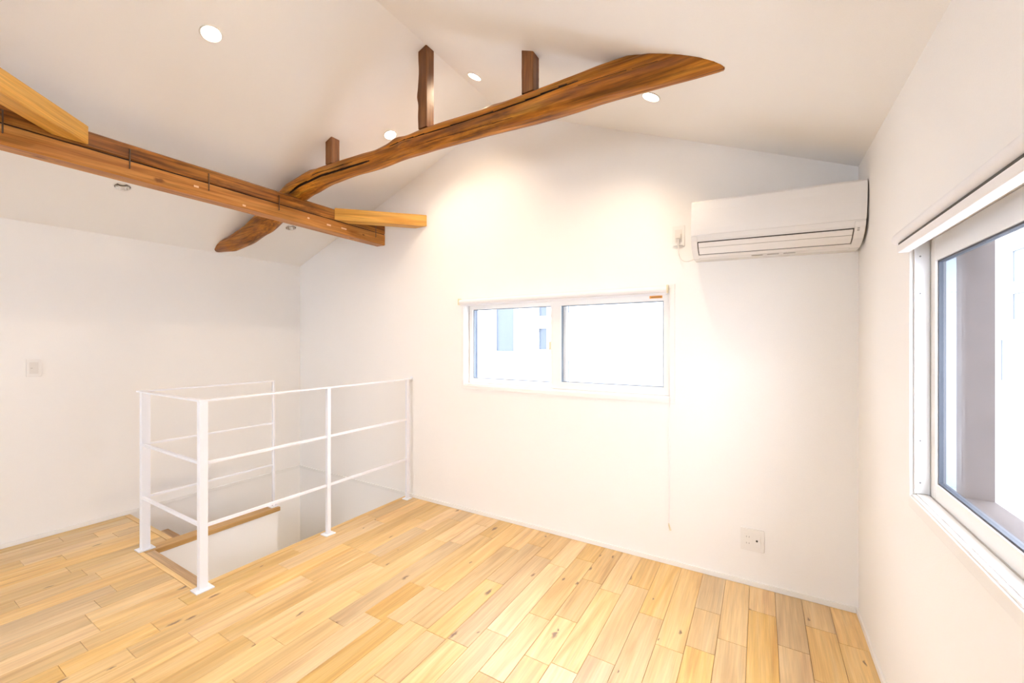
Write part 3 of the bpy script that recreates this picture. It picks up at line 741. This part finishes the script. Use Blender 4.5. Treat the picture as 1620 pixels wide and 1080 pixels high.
# dark gap behind the louvre, then the louvre blade with a groove
acs.append(strip(0.212, 0.615, FXa-0.004, FXb+0.004, -0.0008, 0.003, 'outlet_gap', M_DARK, ac))
acs.append(strip(0.235, 0.365, FXa, FXb, 0.0012, 0.004, 'louvre', M_AC, ac))
acs.append(strip(0.375, 0.585, FXa, FXb, 0.0012, 0.004, 'louvre', M_AC, ac))
for s in (0, 1):
    x0, x1 = (AX0+0.0005, FXa-0.005) if s == 0 else (FXb+0.005, AX1-0.0005)
    acs.append(strip(0.02, 0.9, x0, x1, 0.0008, 0.004, 'end_cover', M_AC, ac))
acs.append(strip(0.618, 0.9, FXa-0.0045, FXb+0.0045, 0.0008, 0.004, 'lower_lip', M_AC, ac))
for k in range(2):
    acs.append(strip(0.20+0.05*k, 0.225+0.05*k, 0.370, 0.378, 0.0014, 0.002, 'indicator_mark', M_GREY, ac))
for k in range(3):
    acs.append(MB().box((-0.04+0.07*k, 2.50, 1.7685), (0.01+0.07*k, 2.51, 1.7702)).build('drain_slot', M_GREY, ac))
ac.rotation_euler.y = math.radians(1.5)

# outlet with plug beside the air conditioner, and its cord
def plate(name, loc, w, h, t, label, cat):
    o = thing(name, loc, label, cat); return o
ao = thing('wall_outlet', (-0.412, YB, 1.881), 'cream single wall outlet with plug beside the air conditioner', 'outlet')
MB().cbox((-0.446, YB-0.008, 1.882), (-0.379, YB-0.0003, 2.003), 0.003).build('cover_plate', M_PLAST, ao)
MB().cbox((-0.432, YB-0.0095, 1.905), (-0.393, YB-0.0078, 1.98), 0.001).build('socket_insert', M_PLAST2, ao)
for x in (-0.430, -0.400):
    MB().cbox((x-0.011, YB-0.0088, 1.8835), (x+0.011, YB-0.0075, 1.8875), 0.0006).build('plate_notch', M_GREY, ao)
cd = thing('power_cord', (-0.37, 2.57, 1.80), 'short white power cord looping from outlet to air conditioner', 'cord')
MB().cbox((-0.425, YB-0.032, 1.925), (-0.398, YB-0.0097, 1.95), 0.004).build('plug', M_PLAST2, cd)
pts = []
for k in range(21):
    t = k/20
    a = (1-t)**3; b = 3*t*(1-t)**2; c3 = 3*t*t*(1-t); d3 = t**3
    P0, P1, P2, P3 = Vector((-0.4115, 2.576, 1.925)), Vector((-0.415, 2.575, 1.76)), Vector((-0.37, 2.57, 1.775)), Vector((-0.305, 2.575, 1.803))
    pts.append(P0*a + P1*b + P2*c3 + P3*d3)
MB().tube(pts, 0.0028, 8).build('cable', M_PLAST2, cd)

# low outlet plate on the gable wall
lo = thing('wall_outlet', (-0.037, YB, 0.190), 'white double wall plate with sockets and aerial jack near the floor', 'outlet')
MB().cbox((-0.093, YB-0.008, 0.190), (0.018, YB-0.0003, 0.308), 0.003).build('cover_plate', M_PLAST, lo)
for x0, x1 in ((-0.076, -0.042), (-0.034, 0.001)):
    MB().cbox((x0, YB-0.0092, 0.212), (x1, YB-0.0078, 0.286), 0.001).build('socket_insert', M_PLAST, lo)
for z in (0.230, 0.264):
    for dx in (-0.0065, 0.0055):
        MB().box((-0.059+dx, YB-0.0096, z-0.004), (-0.0575+dx, YB-0.0090, z+0.004)).build('slot', M_DARK, lo)
Mj = Matrix.Translation((-0.0165, YB-0.0090, 0.249)) @ Matrix.Rotation(math.pi/2, 4, 'X')
MB().lathe([(0.0, 0.004), (0.0022, 0.004), (0.0045, 0.0042), (0.005, 0.003), (0.005, 0.0)], Mj, 16).build('aerial_jack', M_DARK, lo)

# light switch on the left wall
sw = thing('light_switch', (XL, 0.733, 1.09), 'small white light switch on the left wall', 'switch')
MB().cbox((XL+0.0003, 0.699, 1.090), (XL+0.009, 0.767, 1.206), 0.003).build('cover_plate', M_PLAST, sw)
MB().cbox((XL+0.0088, 0.713, 1.110), (XL+0.0115, 0.753, 1.186), 0.0012).build('rocker', M_PLAST2, sw)
MB().box((XL+0.0113, 0.718, 1.146), (XL+0.0121, 0.727, 1.1485)).build('marker', M_GREY, sw)

# ------------------------------------------------------------------ outside
tag(MB().box((-30, -30, -3.3), (30, 40, -3.1)).build('ground', M_GROUND), 'pale ground outside the house far below', 'ground', kind='structure')
def far_house(name, label, axis, pos, a0, a1, z1, wins, depth):
    """facade in plane x=pos (axis 0) or y=pos (axis 1); wins = (a0, a1, z0, z1)"""
    def P(a, d, z): return (pos+d, a, z) if axis == 0 else (a, pos+d, z)
    h = thing(name, P((a0+a1)/2, depth/2, -3.1), label, 'building')
    MB().box(P(a0, 0, -3.099), P(a1, depth, z1)).build('house_wall', M_OUTW, h)
    for (b0, b1, c0, c1) in wins:
        w = MB()
        w.box(P(b0, -0.05, c0), P(b1, -0.001, c0+0.05)); w.box(P(b0, -0.05, c1-0.05), P(b1, -0.001, c1))
        w.box(P(b0, -0.05, c0+0.05), P(b0+0.05, -0.001, c1-0.05)); w.box(P(b1-0.05, -0.05, c0+0.05), P(b1, -0.001, c1-0.05))
        wo = w.build('house_window', M_OUTW, h)
        MB().box(P(b0+0.05, -0.02, c0+0.05), P(b1-0.05, -0.0012, c1-0.05)).build('pane', M_OUTG, wo)
far_house('neighbour_house', 'pale house seen blown out through the wide low window', 1, 6.2, -9.0, 0.9, 3.1,
          [(-4.07, -3.60, 1.11, 2.3), (-3.22, -2.97, 1.15, 1.60), (-3.22, -2.97, 1.70, 1.98)], 5)
far_house('neighbour_house', 'pale house seen blown out through the large right window', 0, 4.2, -3.0, 22.0, 4.2,
          [(10.9, 11.88, 2.42, 3.12), (10.9, 11.88, 1.70, 2.30), (11.92, 12.35, 0.5, 1.42)], 5)
